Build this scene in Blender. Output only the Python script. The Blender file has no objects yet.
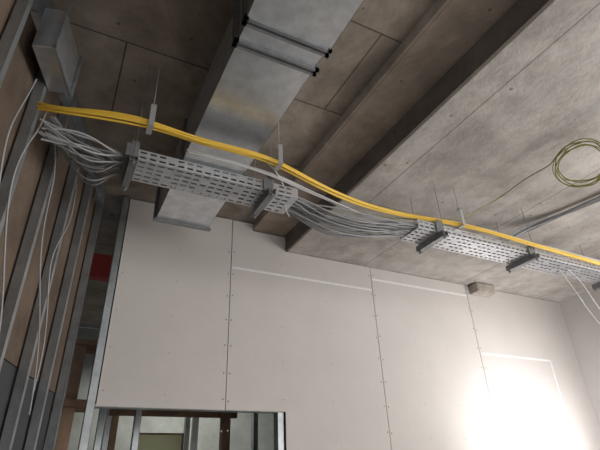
import bpy, bmesh, math, random
from mathutils import Vector, Euler, Matrix
random.seed(7)
CZ=1.6   # camera height above floor
C=bpy.context.scene.collection
bpy.context.scene.view_settings.view_transform='Standard'

# ---------------------------------------------------------------- materials
def mat(name, col, rough=0.7, metal=0.0, noise=0.0, nscale=6.0, bump=0.0, bscale=40.0, col2=None, emit=None, estr=0):
    m=bpy.data.materials.new(name); m.use_nodes=True
    nt=m.node_tree; b=nt.nodes['Principled BSDF']
    b.inputs['Roughness'].default_value=rough; b.inputs['Metallic'].default_value=metal
    b.inputs['Base Color'].default_value=(*col,1)
    tc=nt.nodes.new('ShaderNodeTexCoord')
    if noise>0 or col2:
        n=nt.nodes.new('ShaderNodeTexNoise'); n.inputs['Scale'].default_value=nscale; n.inputs['Detail'].default_value=8
        n.inputs['Roughness'].default_value=0.65
        nt.links.new(tc.outputs['Object'],n.inputs['Vector'])
        r=nt.nodes.new('ShaderNodeValToRGB')
        c2=col2 or tuple(c*(1-noise) for c in col)
        r.color_ramp.elements[0].position=0.35; r.color_ramp.elements[0].color=(*c2,1)
        r.color_ramp.elements[1].position=0.65; r.color_ramp.elements[1].color=(*col,1)
        nt.links.new(n.outputs['Fac'],r.inputs['Fac']); nt.links.new(r.outputs['Color'],b.inputs['Base Color'])
    if bump>0:
        n2=nt.nodes.new('ShaderNodeTexNoise'); n2.inputs['Scale'].default_value=bscale; n2.inputs['Detail'].default_value=6
        nt.links.new(tc.outputs['Object'],n2.inputs['Vector'])
        bp=nt.nodes.new('ShaderNodeBump'); bp.inputs['Strength'].default_value=bump; bp.inputs['Distance'].default_value=0.02
        nt.links.new(n2.outputs['Fac'],bp.inputs['Height']); nt.links.new(bp.outputs['Normal'],b.inputs['Normal'])
    if emit:
        b.inputs['Emission Color'].default_value=(*emit,1); b.inputs['Emission Strength'].default_value=estr
    return m

def concrete(name, col, dark, line, bw=2.4, rh=1.2, off=0.5, mort=0.006, streak=.85, alt=.85):
    m=bpy.data.materials.new(name); m.use_nodes=True
    nt=m.node_tree; N=nt.nodes; L=nt.links; b=N['Principled BSDF']; b.inputs['Roughness'].default_value=0.85
    tc=N.new('ShaderNodeTexCoord')
    def ramp(src,p0,c0,p1,c1):
        r=N.new('ShaderNodeValToRGB'); r.color_ramp.elements[0].position=p0; r.color_ramp.elements[0].color=(*c0,1)
        r.color_ramp.elements[1].position=p1; r.color_ramp.elements[1].color=(*c1,1); L.new(src,r.inputs['Fac']); return r.outputs[0]
    def mul(a,c,f=1.0):
        mx=N.new('ShaderNodeMixRGB'); mx.blend_type='MULTIPLY'; mx.inputs[0].default_value=f; L.new(a,mx.inputs[1]); L.new(c,mx.inputs[2]); return mx.outputs[0]
    def noise(scale,det,ro=.6,vec=None,dist=0):
        n=N.new('ShaderNodeTexNoise'); n.inputs['Scale'].default_value=scale; n.inputs['Detail'].default_value=det; n.inputs['Roughness'].default_value=ro
        n.inputs['Distortion'].default_value=dist
        L.new(vec or tc.outputs['Object'],n.inputs['Vector']); return n.outputs['Fac']
    c=ramp(noise(1.5,10,.7,dist=.8),.38,dark,.62,col)
    c=mul(c,ramp(noise(6,8,.7),.38,(.79,.775,.76),.58,(1,1,1)))
    mp2=N.new('ShaderNodeMapping'); mp2.inputs['Scale'].default_value=(6,1.0,1); L.new(tc.outputs['Object'],mp2.inputs['Vector'])
    c=mul(c,ramp(noise(1.0,4,.5,mp2.outputs[0]),.35,(streak,)*3,.6,(1,1,1)))
    v=N.new('ShaderNodeTexVoronoi'); v.inputs['Scale'].default_value=5; L.new(tc.outputs['Object'],v.inputs['Vector'])
    c=mul(c,ramp(v.outputs['Distance'],.04,(.35,.33,.31),.07,(1,1,1)),.8)
    br=N.new('ShaderNodeTexBrick'); br.inputs['Scale'].default_value=1; br.inputs['Brick Width'].default_value=bw
    br.inputs['Row Height'].default_value=rh; br.inputs['Mortar Size'].default_value=mort; br.inputs['Mortar Smooth'].default_value=.5; br.offset=off
    br.inputs['Color1'].default_value=(1,1,1,1); br.inputs['Color2'].default_value=(alt,alt*.99,alt*.98,1); br.inputs['Mortar'].default_value=(*line,1)
    L.new(tc.outputs['Object'],br.inputs['Vector'])
    c=mul(c,br.outputs['Color']); L.new(c,b.inputs['Base Color'])
    bp=N.new('ShaderNodeBump'); bp.inputs['Strength'].default_value=.4; bp.inputs['Distance'].default_value=.01
    L.new(noise(30,6),bp.inputs['Height']); L.new(bp.outputs[0],b.inputs['Normal'])
    return m

M_cL=concrete('concrete_left',(.40,.34,.28),(.25,.208,.168),(.30,.28,.26),2.4,0.62,alt=.8)
M_cR=concrete('concrete_right',(.53,.495,.46),(.40,.37,.34),(.50,.48,.46),1.25,2.4)
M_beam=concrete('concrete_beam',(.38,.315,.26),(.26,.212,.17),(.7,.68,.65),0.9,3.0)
M_side_shade=concrete('concrete_beam_side_shaded',(.17,.14,.115),(.11,.09,.075),(.7,.68,.65),0.9,3.0)  # beam concrete darkened: shade of the side face put into its colour
M_floor=concrete('concrete_floor',(.42,.40,.38),(.3,.29,.27),(.8,.8,.8),3,3)
M_dry=mat('plasterboard',(.545,.505,.475),.85,noise=.06,nscale=2.5,bump=.05)
M_dry2=mat('plasterboard_side',(.50,.47,.445),.85,noise=.07,nscale=2.5)
M_fill=mat('joint_filler',(.76,.74,.72),.8,noise=.15,nscale=20)
M_screw=mat('screw_head',(.22,.20,.19),.6)
M_back=mat('dark_backing',(.03,.028,.026),.9)
M_galv=mat('galvanised_steel',(.78,.81,.85),.33,metal=.9,noise=.22,nscale=14,bump=.08,bscale=2.5)
M_stud=mat('stud_steel',(.42,.44,.45),.40,metal=.75,noise=.3,nscale=8)
M_strut=mat('strut_steel',(.20,.205,.21),.45,metal=.7,noise=.2,nscale=20)
M_brk=mat('bracket_steel',(.33,.34,.35),.45,metal=.7,noise=.25,nscale=20)
M_rod=mat('rod_steel',(.25,.25,.25),.5,metal=.6)
M_tray=mat('tray_steel',(.64,.65,.68),.40,metal=.65,noise=.2,nscale=12)
M_yel=mat('yellow_cable_sheath',(.74,.47,.05),.5)
M_gry=mat('grey_cable_sheath',(.27,.27,.275),.5)
M_wht=mat('white_cable_sheath',(.48,.47,.46),.5)
M_clip=mat('clip_metal',(.45,.45,.44),.45,metal=.5)
M_yg=mat('earth_cable_sheath',(.25,.24,.07),.5)
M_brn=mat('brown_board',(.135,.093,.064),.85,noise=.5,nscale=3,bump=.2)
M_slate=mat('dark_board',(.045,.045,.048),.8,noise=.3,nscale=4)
M_pale=mat('pale_render',(.33,.33,.30),.8,noise=.3,nscale=3)
M_wood=mat('timber',(.25,.15,.09),.8,noise=.4,nscale=5)
M_box=mat('box_plaster',(.42,.37,.32),.8,noise=.3,nscale=12)
M_red=mat('red_paint',(.35,.03,.025),.6)
M_green=mat('pale_green_panel',(.58,.60,.36),.6,noise=.1,nscale=3)
M_lamp=mat('added_lamp_glass',(1,1,1),.3,emit=(1,.97,.92),estr=8)  # glowing front of the added floodlight
M_yelp=mat('yellow_plastic',(.75,.5,.05),.5)

# ---------------------------------------------------------------- helpers
def finish(bm,name,m,parent=None,bevel=0,smooth=False):
    me=bpy.data.meshes.new(name); bm.normal_update(); bm.to_mesh(me); bm.free()
    o=bpy.data.objects.new(name,me); C.objects.link(o)
    for x in (m if isinstance(m,(list,tuple)) else [m]): me.materials.append(x)
    if parent: o.parent=parent
    if bevel:
        b=o.modifiers.new('b','BEVEL'); b.width=bevel; b.segments=2; b.limit_method='ANGLE'
    if smooth:
        for p in me.polygons: p.use_smooth=True
    return o
def addbox(bm,x0,x1,y0,y1,z0,z1,M=None,mi=0):
    vs=[Vector((x,y,z)) for x in (x0,x1) for y in (y0,y1) for z in (z0,z1)]
    if M is not None: vs=[M@v for v in vs]
    v=[bm.verts.new(p) for p in vs]
    for f in ((0,1,3,2),(4,6,7,5),(0,4,5,1),(2,3,7,6),(0,2,6,4),(1,5,7,3)):
        fc=bm.faces.new([v[i] for i in f]); fc.material_index=mi
def rod(bm,x,y,z0,z1,r=.004):
    bmesh.ops.create_cone(bm,segments=8,radius1=r,radius2=r,depth=z1-z0,cap_ends=True,matrix=Matrix.Translation((x,y,(z0+z1)/2)))
def box(name,x0,x1,y0,y1,z0,z1,m,parent=None,bevel=0,M=None):
    bm=bmesh.new(); addbox(bm,x0,x1,y0,y1,z0,z1,M); bmesh.ops.recalc_face_normals(bm,faces=bm.faces)
    return finish(bm,name,m,parent,bevel)
def empty(name,loc=(0,0,0)):
    e=bpy.data.objects.new(name,None); e.empty_display_size=.1; C.objects.link(e); return e
def curve(name,paths,r,m,parent=None):
    cu=bpy.data.curves.new(name,'CURVE'); cu.dimensions='3D'; cu.bevel_depth=r; cu.bevel_resolution=2; cu.resolution_u=8
    for pts in paths:
        s=cu.splines.new('NURBS'); s.points.add(len(pts)-1)
        for i,p in enumerate(pts): s.points[i].co=(*p,1)
        s.use_endpoint_u=True; s.order_u=4 if len(pts)>3 else 3
    o=bpy.data.objects.new(name,cu); C.objects.link(o); cu.materials.append(m)
    if parent: o.parent=parent
    return o
def P(x,y,z): return (x,y,z+CZ)

# ---------------------------------------------------------------- room shell
ZL=2.02+CZ; ZR=1.85+CZ; YW=3.4; XR=5.4; XS=1.67
box('ceiling',-4,1.33,-3.2,8,ZL+.05,ZL+.35,M_cL)
cb=empty('concrete_beam')
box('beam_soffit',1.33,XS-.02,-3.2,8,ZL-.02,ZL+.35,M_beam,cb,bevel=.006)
box('beam_side',XS-.02,XS,-3.2,8,ZR-.002,ZL-.01,M_side_shade,cb)
box('ceiling',XS,XR+2,-3.2,8,ZR,ZL+.35,M_cR,bevel=.008)
box('floor',-4,XR+2,-3.2,8,-.2,0,M_floor)

wb=empty('wall_back')
bm=bmesh.new()
g=.003
def board(x0,x1,z0,z1,e0=g,e1=g): addbox(bm,x0+e0,x1-e1,YW,YW+.0125,z0+CZ,z1+CZ)
DH=.485
board(.27,1.14,DH,2.06)
board(1.14,1.33,DH,2.06,g,0); board(1.33,1.65,DH,1.99,0,0); board(1.65,2.57,DH,1.845,0,g)
board(1.62,2.57,-CZ,DH,0,g)
board(2.57,3.83,-CZ,1.845); board(3.83,XR,-CZ,1.845)
bmesh.ops.recalc_face_normals(bm,faces=bm.faces)
finish(bm,'plasterboards',M_dry,wb)
bm=bmesh.new()
addbox(bm,.28,1.33,YW+.0128,YW+.016,DH+.01+CZ,2.06+CZ); addbox(bm,1.33,1.65,YW+.0128,YW+.016,DH+.01+CZ,1.99+CZ); addbox(bm,1.63,XR,YW+.0128,YW+.016,0,1.845+CZ)
addbox(bm,1.63,XR,YW+.10,YW+.115,0,1.845+CZ)
finish(bm,'dark_backing',M_back,wb)
def cstud(bm,x,y,z0,z1,w=.05,d=.075,t=.002,M=None):
    addbox(bm,x,x+t,y,y+d,z0,z1,M); addbox(bm,x,x+w,y,y+t,z0,z1,M); addbox(bm,x,x+w,y+d-t,y+d,z0,z1,M)
    addbox(bm,x+w-t,x+w,y,y+.01,z0,z1,M)
bm=bmesh.new()
cstud(bm,.215,YW-.02,0,3.66)
cstud(bm,1.56,YW+.017,0,DH+CZ)
addbox(bm,.27,1.62,YW+.017,YW+.092,DH+CZ-.002,DH+CZ)
finish(bm,'wall_studs',M_stud,wb)
bm=bmesh.new()
def strip(x0,z0,x1,z1,w):
    a=Vector((x0,z0)); b=Vector((x1,z1)); d=(b-a).normalized(); n=Vector((-d.y,d.x))*w/2
    f=[bm.verts.new((p.x,YW-.0015,p.y+CZ)) for p in (a+n,b+n,b-n,a-n)]; bm.faces.new(f)
strip(1.15,1.605,2.56,1.605,.02); strip(2.58,1.72,3.82,1.72,.022)
strip(3.86,1.10,4.9,1.10,.022); strip(4.9,1.10,4.9,.3,.018); strip(4.06,.7,4.06,-.4,.014)
finish(bm,'joint_fillers',M_fill,wb)
bm=bmesh.new()
def disc(x,z,r=.006):
    bmesh.ops.create_circle(bm,cap_ends=True,segments=8,radius=r,matrix=Matrix.Translation((x,YW-.002,z+CZ))@Matrix.Rotation(math.pi/2,4,'X'))
for xj in (1.14,2.57,3.83):
    for s in (-.022,.022):
        z=1.75
        while z>-.3:
            disc(xj+s+random.uniform(-.003,.003),z+random.uniform(-.01,.01),.007); z-=.2
for xj in (.30,.70,1.6,2.05,3.0,3.4,4.3,4.8):
    z=1.7
    while z>.0:
        if z>DH or xj>1.65: disc(xj,z+random.uniform(-.01,.01),.0045)
        z-=.28
finish(bm,'screws',M_screw,wb)

wr=empty('wall_right')
box('right_far',XR,XR+.15,1.6,3.55,0,ZR,M_dry2,wr)
box('right_near',XR,XR+.15,-3.2,-2.6,0,ZR,M_dry2,wr)
box('right_sill',XR,XR+.15,-2.6,1.6,0,.9,M_dry2,wr)
box('right_head',XR,XR+.15,-2.6,1.6,3.1,ZR,M_dry2,wr)
w=empty('window_1')
bm=bmesh.new()
for y in (-2.6,-1.22,.18,1.54): addbox(bm,XR+.04,XR+.10,y,y+.06,.9,3.1)
for z in (.9,3.04): addbox(bm,XR+.04,XR+.10,-2.54,1.54,z,z+.06)
finish(bm,'frame',M_fill,w)
wf=empty('wall_front')
box('front_left',-2.2,1.0,-3.35,-3.2,0,ZL+.05,M_dry2,wf); box('front_right',4.0,XR+.15,-3.35,-3.2,0,ZR,M_dry2,wf)
box('front_sill',1.0,4.0,-3.35,-3.2,0,.9,M_dry2,wf); box('front_head',1.0,4.0,-3.35,-3.2,3.1,ZR,M_dry2,wf)
w=empty('added_window')  # added unseen window, lets in fill light for back wall and ceilings
bm=bmesh.new()
for x in (1.0,2.47,3.94): addbox(bm,x,x+.06,-3.30,-3.24,.9,3.1)
for z in (.9,3.04): addbox(bm,1.06,3.94,-3.30,-3.24,z,z+.06)
finish(bm,'frame',M_fill,w)

# left metal-stud wall (runs obliquely)
P0=Vector((-.38,1.72,0)); P1=Vector((.085,3.40,0)); d=(P1-P0).normalized()
ang=math.atan2(d.y,d.x)
ML=Matrix.Translation(P0)@Matrix.Rotation(ang,4,'Z')
wl=empty('wall_left')
Lw=(P1-P0).length
bm=bmesh.new()
addbox(bm,-5.1,Lw,.0,.05,3.62,3.66,ML); addbox(bm,-5.1,Lw,.0,.05,0,.04,ML)
s=Lw-.05
while s>-5:
    cstud(bm,s,.0,.03,3.63,w=.035,d=.045,M=ML); s-=.36
finish(bm,'stud_frame',M_stud,wl)
bm=bmesh.new()
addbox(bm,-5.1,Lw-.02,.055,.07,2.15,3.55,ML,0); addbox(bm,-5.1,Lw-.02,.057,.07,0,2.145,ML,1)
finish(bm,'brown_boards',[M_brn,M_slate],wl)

box('wall_far',-4,XR+2,7.0,7.2,0,ZL,M_pale)
box('wall_side',-2.6,-2.5,3.4,7,0,ZL,M_slate)

# ---------------------------------------------------------------- duct
duct=empty('ventilation_duct')
dx0,dx1,dz0,dz1=.43,.81,1.70,1.99
bm=bmesh.new()
def tube(bm,x0,x1,z0,z1,y0,y1,t=.002):
    addbox(bm,x0,x1,y0,y1,z0,z0+t); addbox(bm,x0,x1,y0,y1,z1-t,z1)
    addbox(bm,x0,x0+t,y0,y1,z0,z1); addbox(bm,x1-t,x1,y0,y1,z0,z1)
tube(bm,dx0-.01,dx1+.01,dz0+CZ-.01,dz1+CZ,-1.2,1.2)
tube(bm,dx0,dx1,dz0+CZ,dz1+CZ,1.2,2.25)
tube(bm,dx0,dx1,dz0+CZ,dz1+CZ,2.25,3.0)
finish(bm,'sheet_casing',M_galv,duct)
bm=bmesh.new()
for y in (1.18,1.30,2.24):
    x0,x1,z0,z1=dx0-.018,dx1+.018,dz0+CZ-.02,dz1+CZ+.02
    for k in ((0,.028) if y<2 else (0,)):
        yy=y+k
        addbox(bm,x0,x1,yy,yy+.012,z0,z0+.02); addbox(bm,x0,x0+.02,yy,yy+.012,z0,z1); addbox(bm,x1-.02,x1,yy,yy+.012,z0,z1)
x0,x1=dx0-.02,dx1+.02
addbox(bm,x0,x1,2.98,3.01,dz0+CZ-.02,dz0+CZ+.0); addbox(bm,x0,x0+.02,2.98,3.01,dz0+CZ,dz1+CZ)
finish(bm,'flanges',M_brk,duct)
box('end_cap',dx0,dx1,2.985,2.99,dz0+CZ,dz1+CZ,M_strut,duct)

# ---------------------------------------------------------------- cable tray
TY0,TY1,TZ=2.0,2.20,1.45+CZ
def tray(name,x0,x1,parent):
    bm=bmesh.new()
    def plate(u0,u1,v0,v1,rows,fn):
        pitch=.048; sl=.032
        us=[u0]; u=u0+.01
        while u+sl<u1: us+= [u,u+sl]; u+=pitch
        us.append(u1)
        dv=(v1-v0)/rows; vs=[v0]
        for i in range(rows): vs+=[v0+dv*(i+.32),v0+dv*(i+.68)]
        vs.append(v1)
        G={}
        def V(i,j):
            if (i,j) not in G: G[(i,j)]=bm.verts.new(fn(us[i],vs[j]))
            return G[(i,j)]
        for i in range(len(us)-1):
            for j in range(len(vs)-1):
                if i%2==1 and j%2==1 and i<len(us)-2:
                    if not ((j//2)%2==1 and (i//2)%4==3): continue
                bm.faces.new([V(i,j),V(i+1,j),V(i+1,j+1),V(i,j+1)])
    plate(x0,x1,TY0,TY1,5,lambda u,v:(u,v,TZ))
    plate(x0,x1,0,.06,2,lambda u,v:(u,TY0,TZ+v))
    plate(x0,x1,0,.06,2,lambda u,v:(u,TY1,TZ+v))
    bmesh.ops.remove_doubles(bm,verts=bm.verts,dist=1e-4)
    o=finish(bm,name,M_tray,parent); s=o.modifiers.new('s','SOLIDIFY'); s.thickness=.002
    return o
tr=empty('cable_tray'); tray('perforated_tray',.16,1.06,tr)
tr2=empty('cable_tray'); tray('perforated_tray',1.95,5.38,tr2)
def bracket(x,parent):
    bm=bmesh.new()
    z=TZ-.043
    addbox(bm,x,x+.04,TY0-.04,TY1+.04,z,z+.002); addbox(bm,x,x+.002,TY0-.04,TY1+.04,z,z+.041); addbox(bm,x+.038,x+.04,TY0-.04,TY1+.04,z,z+.041)
    addbox(bm,x,x+.04,TY0-.012,TY0-.008,z,z+.14)
    addbox(bm,x-.02,x,TY0-.012,TY0-.008,z+.03,z+.12)
    top=ZL+.05 if x<1.3 else ZR
    finish(bm,'hanger_bracket',M_brk,parent)
    bm=bmesh.new()
    rod(bm,x+.02,TY0-.027,z-.02,top,.0022); rod(bm,x+.02,TY1+.027,z-.02,top,.0022)
    for yy in (TY0-.027,TY1+.027): rod(bm,x+.02,yy,z-.012,z-.002,.009)
    finish(bm,'hanger_rods',M_rod,parent)
for x in (.12,.86): bracket(x,tr)
for x in (2.12,3.02,4.1): bracket(x,tr2)
box('end_plate',.10,.16,TY0-.02,TY1+.01,TZ-.01,TZ-.004,M_strut,tr)

# ---------------------------------------------------------------- cables
def jit(pts,a): return [(p[0]+random.uniform(-a,a),p[1]+random.uniform(-a,a),p[2]+random.uniform(-a,a)) for p in pts]
def bundle(name,base,n,spread,r,m,parent=None,a=.006):
    ps=[]
    for i in range(n):
        th=random.uniform(0,6.28); q=spread*math.sqrt(random.random())
        o=(q*math.cos(th)*.3,q*math.cos(th),q*math.sin(th)*.6)
        ps.append(jit([(p[0]+o[0],p[1]+o[1],p[2]+o[2]) for p in base],a))
    return curve(name,ps,r,m,parent)
ycp=[P(-.33,2.0,1.60),P(-.26,1.93,1.56),P(-.05,1.87,1.55),P(.18,1.84,1.56),P(.35,1.86,1.545),P(.51,1.86,1.54),P(.79,1.85,1.56),P(1.03,1.92,1.54),P(1.44,2.03,1.535),P(1.90,2.06,1.54),P(2.30,1.98,1.55),P(2.79,1.95,1.51),P(3.56,1.95,1.485),P(4.17,1.96,1.475),P(5.3,1.96,1.475)]
bundle('yellow_cable_bundle',ycp,8,.026,.006,M_yel,a=.01)
gc=empty('grey_cable_bundle')
ps=[]
for i in range(30):
    y=2.02+.16*random.random(); y2=2.02+.16*random.random(); sag=random.uniform(.0,.10); bow=random.uniform(-.08,.2)
    z0=1.465+random.random()*.03
    ps.append([P(.2,y,z0),P(.6,y,z0),P(.98,y,z0),P(1.12,y+bow*.3,z0-sag*.3),P(1.32,(y+y2)/2+bow,z0-sag),P(1.55,(y+y2)/2+bow,z0-sag*1.1),P(1.8,y2+bow*.4,z0-sag*.4),P(2.0,y2,z0),P(2.4,y2,z0),P(5.3,y2,z0)])
curve('tray_cables',ps,.005,M_gry,gc)
ps=[]
for i in range(6):
    ps.append(jit([P(.4,1.96,1.54),P(.8,1.95,1.54),P(1.05,1.98,1.52),P(1.4,2.06,1.51),P(1.8,2.12,1.50),P(2.2,2.02,1.55),P(2.6,1.99,1.56),P(3.0,2.0,1.56),P(3.5,2.0,1.55),P(4.2,2.02,1.55),P(5.3,2.02,1.55)],.015))
curve('white_cables',ps,.0045,M_wht,gc)
ps=[]
for i in range(34):
    y=2.03+.14*random.random(); z0=1.46+.03*random.random()
    k=random.uniform(-.8,1.1); dr=random.choice((0,0,0,.06,.12))
    ps.append(jit([P(.45,y,z0),P(.2,y,z0),P(.10,y,z0+.01),P(.02,y+k*.12,z0+.02-abs(k)*.06-dr*.5),P(-.08,y+k*.2,z0+.03+k*.05-dr),P(-.16,y+k*.22,z0+.05+k*.12-dr*.5),P(-.27,y+k*.22-.02,z0+.1+k*.2)],.016))
curve('fanned_cables',ps,.0048,M_gry,gc)
curve('drop_cables',[[P(.79,1.87,1.55),P(.86,1.92,1.56),P(.95,1.97,1.52),P(1.0,2.05,1.49),P(1.02,2.12,1.44),P(1.1,2.2,1.44)]],.0045,M_wht,gc)
curve('hanging_cable',[[P(3.3,2.1,1.5),P(3.45,2.1,1.49),P(3.6,2.15,1.40),P(3.7,2.15,1.28),P(3.85,2.2,1.15),P(4.0,2.2,1.0)],
   [P(3.25,2.08,1.5),P(3.45,2.08,1.5),P(3.65,2.1,1.43),P(3.75,2.1,1.33),P(3.9,2.15,1.2),P(4.1,2.2,1.1)]],.0055,M_wht,gc)
ps=[]
for i in range(14):
    o=random.uniform(-.10,.10)
    ps.append(jit([P(2.75,2.12+o*.3,1.52),P(2.95,2.2+o,1.60),P(3.15,2.25+o,1.74),P(3.35,2.1+o,1.82),P(3.42,1.75+o,1.825),P(3.5,1.4+o,1.83),P(3.6,.8+o,1.83)],.018))
curve('ceiling_cables',ps,.0055,M_gry,gc)
def clip(x,y,z,top):
    bm=bmesh.new()
    addbox(bm,x-.013,x+.013,y-.035,y-.031,z-.035,z+.10); addbox(bm,x-.013,x+.013,y-.035,y+.04,z-.038,z-.034); addbox(bm,x-.013,x+.013,y+.036,y+.04,z-.038,z+.03)
    addbox(bm,x-.013,x+.013,y-.035,y+.0,z+.096,z+.10)
    rod(bm,x,y-.015,z+.09,top-.001,.0025); finish(bm,'cable_clip',M_clip)
clip(.18,1.845,1.56+CZ,ZL+.05); clip(.87,1.86,1.555+CZ,ZL+.05); clip(2.32,1.98,1.555+CZ,ZR)
cc=Vector(P(2.74,1.29,1.72)); pts=[]
nrm=Vector((-.45,-.3,-.8)).normalized(); u=nrm.orthogonal().normalized(); v=nrm.cross(u)
for i in range(5*14+4):
    t=i/14*2*math.pi; r=.15+.02*math.sin(i*.37)+random.uniform(-.006,.006)
    p=cc+u*r*math.cos(t)+v*r*math.sin(t)+nrm*random.uniform(-.02,.02); pts.append(tuple(p))
tail=[P(2.62,1.45,1.76),P(2.64,1.62,1.79),P(2.68,1.86,1.79),P(2.5,1.98,1.68),P(2.33,2.0,1.58),P(2.0,2.07,1.55),P(1.6,2.08,1.5)]
curve('coiled_earth_cable',[pts+tail],.0038,M_yg)

# ---------------------------------------------------------------- small parts
jb=empty('junction_box')
box('body',3.88,4.14,YW-.12,YW-.002,1.74+CZ,1.845+CZ,M_box,jb,bevel=.006)
box('lid',3.895,4.125,YW-.127,YW-.119,1.755+CZ,1.835+CZ,M_box,jb,bevel=.003)
bd=empty('branch_duct_box')
bm=bmesh.new()
addbox(bm,.02,.30,-.10,-.004,1.72+CZ,1.98+CZ,ML)
bmesh.ops.recalc_face_normals(bm,faces=bm.faces)
finish(bm,'casing',M_galv,bd,bevel=.006)
bm=bmesh.new()
addbox(bm,.0,.32,-.112,-.10,1.705+CZ,1.72+CZ,ML); addbox(bm,.0,.015,-.112,-.10,1.70+CZ,2.0+CZ,ML); addbox(bm,.305,.32,-.112,-.10,1.70+CZ,2.0+CZ,ML)
finish(bm,'flange',M_brk,bd)
lps=[]
for x0 in (.12,.30,.42,.95):
    pts=[(x0,-.02,1.62)]
    z=1.62; x=x0
    for j in range(6):
        z-=random.uniform(.15,.28); x+=random.uniform(-.12,.20); pts.append((x,-.03-random.random()*.04,z))
    lps.append([tuple(ML@Vector((a,b,c+CZ))) for a,b,c in pts])
curve('loose_wall_cable',lps,.004,M_gry)
box('red_steel_beam',-.3,.9,4.3,4.4,1.72+CZ,1.95+CZ,M_red,bevel=.005)
ts=empty('timber_shelf')
box('board_1',-.8,.3,3.9,4.2,1.0+CZ,1.04+CZ,M_wood,ts); box('board_2',-.8,.3,3.9,4.2,.55+CZ,.6+CZ,M_wood,ts)
box('post_1',-.5,-.42,3.95,4.05,0,1.0+CZ,M_wood,ts); box('post_2',.1,.18,3.95,4.05,0,1.0+CZ,M_wood,ts)
bm=bmesh.new()
for x,y in ((.02,4.6),(.40,4.5),(.50,4.9),(.68,4.4),(1.35,5.0),(1.42,5.6),(2.0,5.0)): cstud(bm,x,y,0,3.6)
finish(bm,'partition_studs',M_stud)
iw=empty('inner_panel')
box('pane',.80,1.24,5.0,5.02,0,2.07,M_green,iw)
bm=bmesh.new()
addbox(bm,.785,.80,4.98,5.04,0,2.085); addbox(bm,1.24,1.255,4.98,5.04,0,2.085); addbox(bm,.80,1.24,4.98,5.04,2.07,2.085)
finish(bm,'frame',M_wood,iw)
tb=empty('timber_props')
box('prop_1',1.52,1.60,4.6,4.68,0,3.45,M_wood,tb); box('prop_2',.60,.66,5.3,5.36,0,3.45,M_wood,tb); box('crossbar',.5,1.7,4.69,4.74,2.20,2.28,M_wood,tb)
box('dark_bulkhead',.3,2.6,4.0,4.1,.60+CZ,1.8+CZ,M_slate)

wlp=empty('added_work_light')  # added floodlight out of view, makes the bright patch on the back wall
LX,LY,LZ=4.3,2.5,1.50
bm=bmesh.new()
rod(bm,LX,LY-.06,.24,LZ-.12,.015)
for k in range(3):
    a=k*2.094; e=Vector((LX+.4*math.cos(a),LY-.06+.4*math.sin(a),.01)); s0=Vector((LX,LY-.06,.55)); dv=e-s0
    bmesh.ops.create_cone(bm,segments=10,radius1=.011,radius2=.011,depth=dv.length,cap_ends=True,matrix=Matrix.Translation((s0+e)/2)@dv.to_track_quat('Z','Y').to_matrix().to_4x4())
finish(bm,'tripod',M_strut,wlp)
box('housing',LX-.12,LX+.12,LY-.08,LY,LZ-.14,LZ+.02,M_yelp,wlp,bevel=.01)
box('glass',LX-.10,LX+.10,LY+.001,LY+.004,LZ-.12,LZ,M_lamp,wlp)

# ---------------------------------------------------------------- lights
def area(name,loc,rot,sx,sy,pw,col):
    l=bpy.data.lights.new(name,'AREA'); l.shape='RECTANGLE'; l.size=sx; l.size_y=sy; l.energy=pw; l.color=col
    o=bpy.data.objects.new(name,l); C.objects.link(o); o.location=loc; o.rotation_euler=rot; return o
area('window_daylight',(XR+.2,-.5,2.0),(0,math.radians(90),0),2.1,4.0,235,(1,.982,.955))
area('added_window_fill',(2.5,-3.4,2.0),(math.radians(90),0,0),2.9,2.1,80,(1,.98,.95))  # added fill light behind the camera
l=bpy.data.lights.new('added_glow_spot','SPOT'); l.energy=190; l.spot_size=math.radians(140); l.spot_blend=1; l.shadow_soft_size=.12; l.color=(.98,.98,1)  # spot of the added floodlight, makes the wall glow
o=bpy.data.objects.new('added_glow_spot',l); C.objects.link(o); o.location=(LX,LY+.06,LZ-.06)
o.rotation_euler=(Vector((4.3,3.4,2.0))-Vector(o.location)).to_track_quat('-Z','Y').to_euler()
area('back_room_light',(1.6,6.0,3.3),(math.radians(-10),0,0),1.5,.5,60,(.97,1,.95))

wd=bpy.data.worlds.new('w'); bpy.context.scene.world=wd; wd.use_nodes=True
bg=wd.node_tree.nodes['Background']; bg.inputs[0].default_value=(.75,.85,1,1); bg.inputs[1].default_value=.8

# ---------------------------------------------------------------- camera
cd=bpy.data.cameras.new('cam'); cd.sensor_width=36; cd.lens=462.64*36/600; cd.clip_start=.02
co=bpy.data.objects.new('camera',cd); C.objects.link(co); co.location=(0,0,CZ); co.rotation_euler=(2.0818,.03628,-.46878)
bpy.context.scene.camera=co
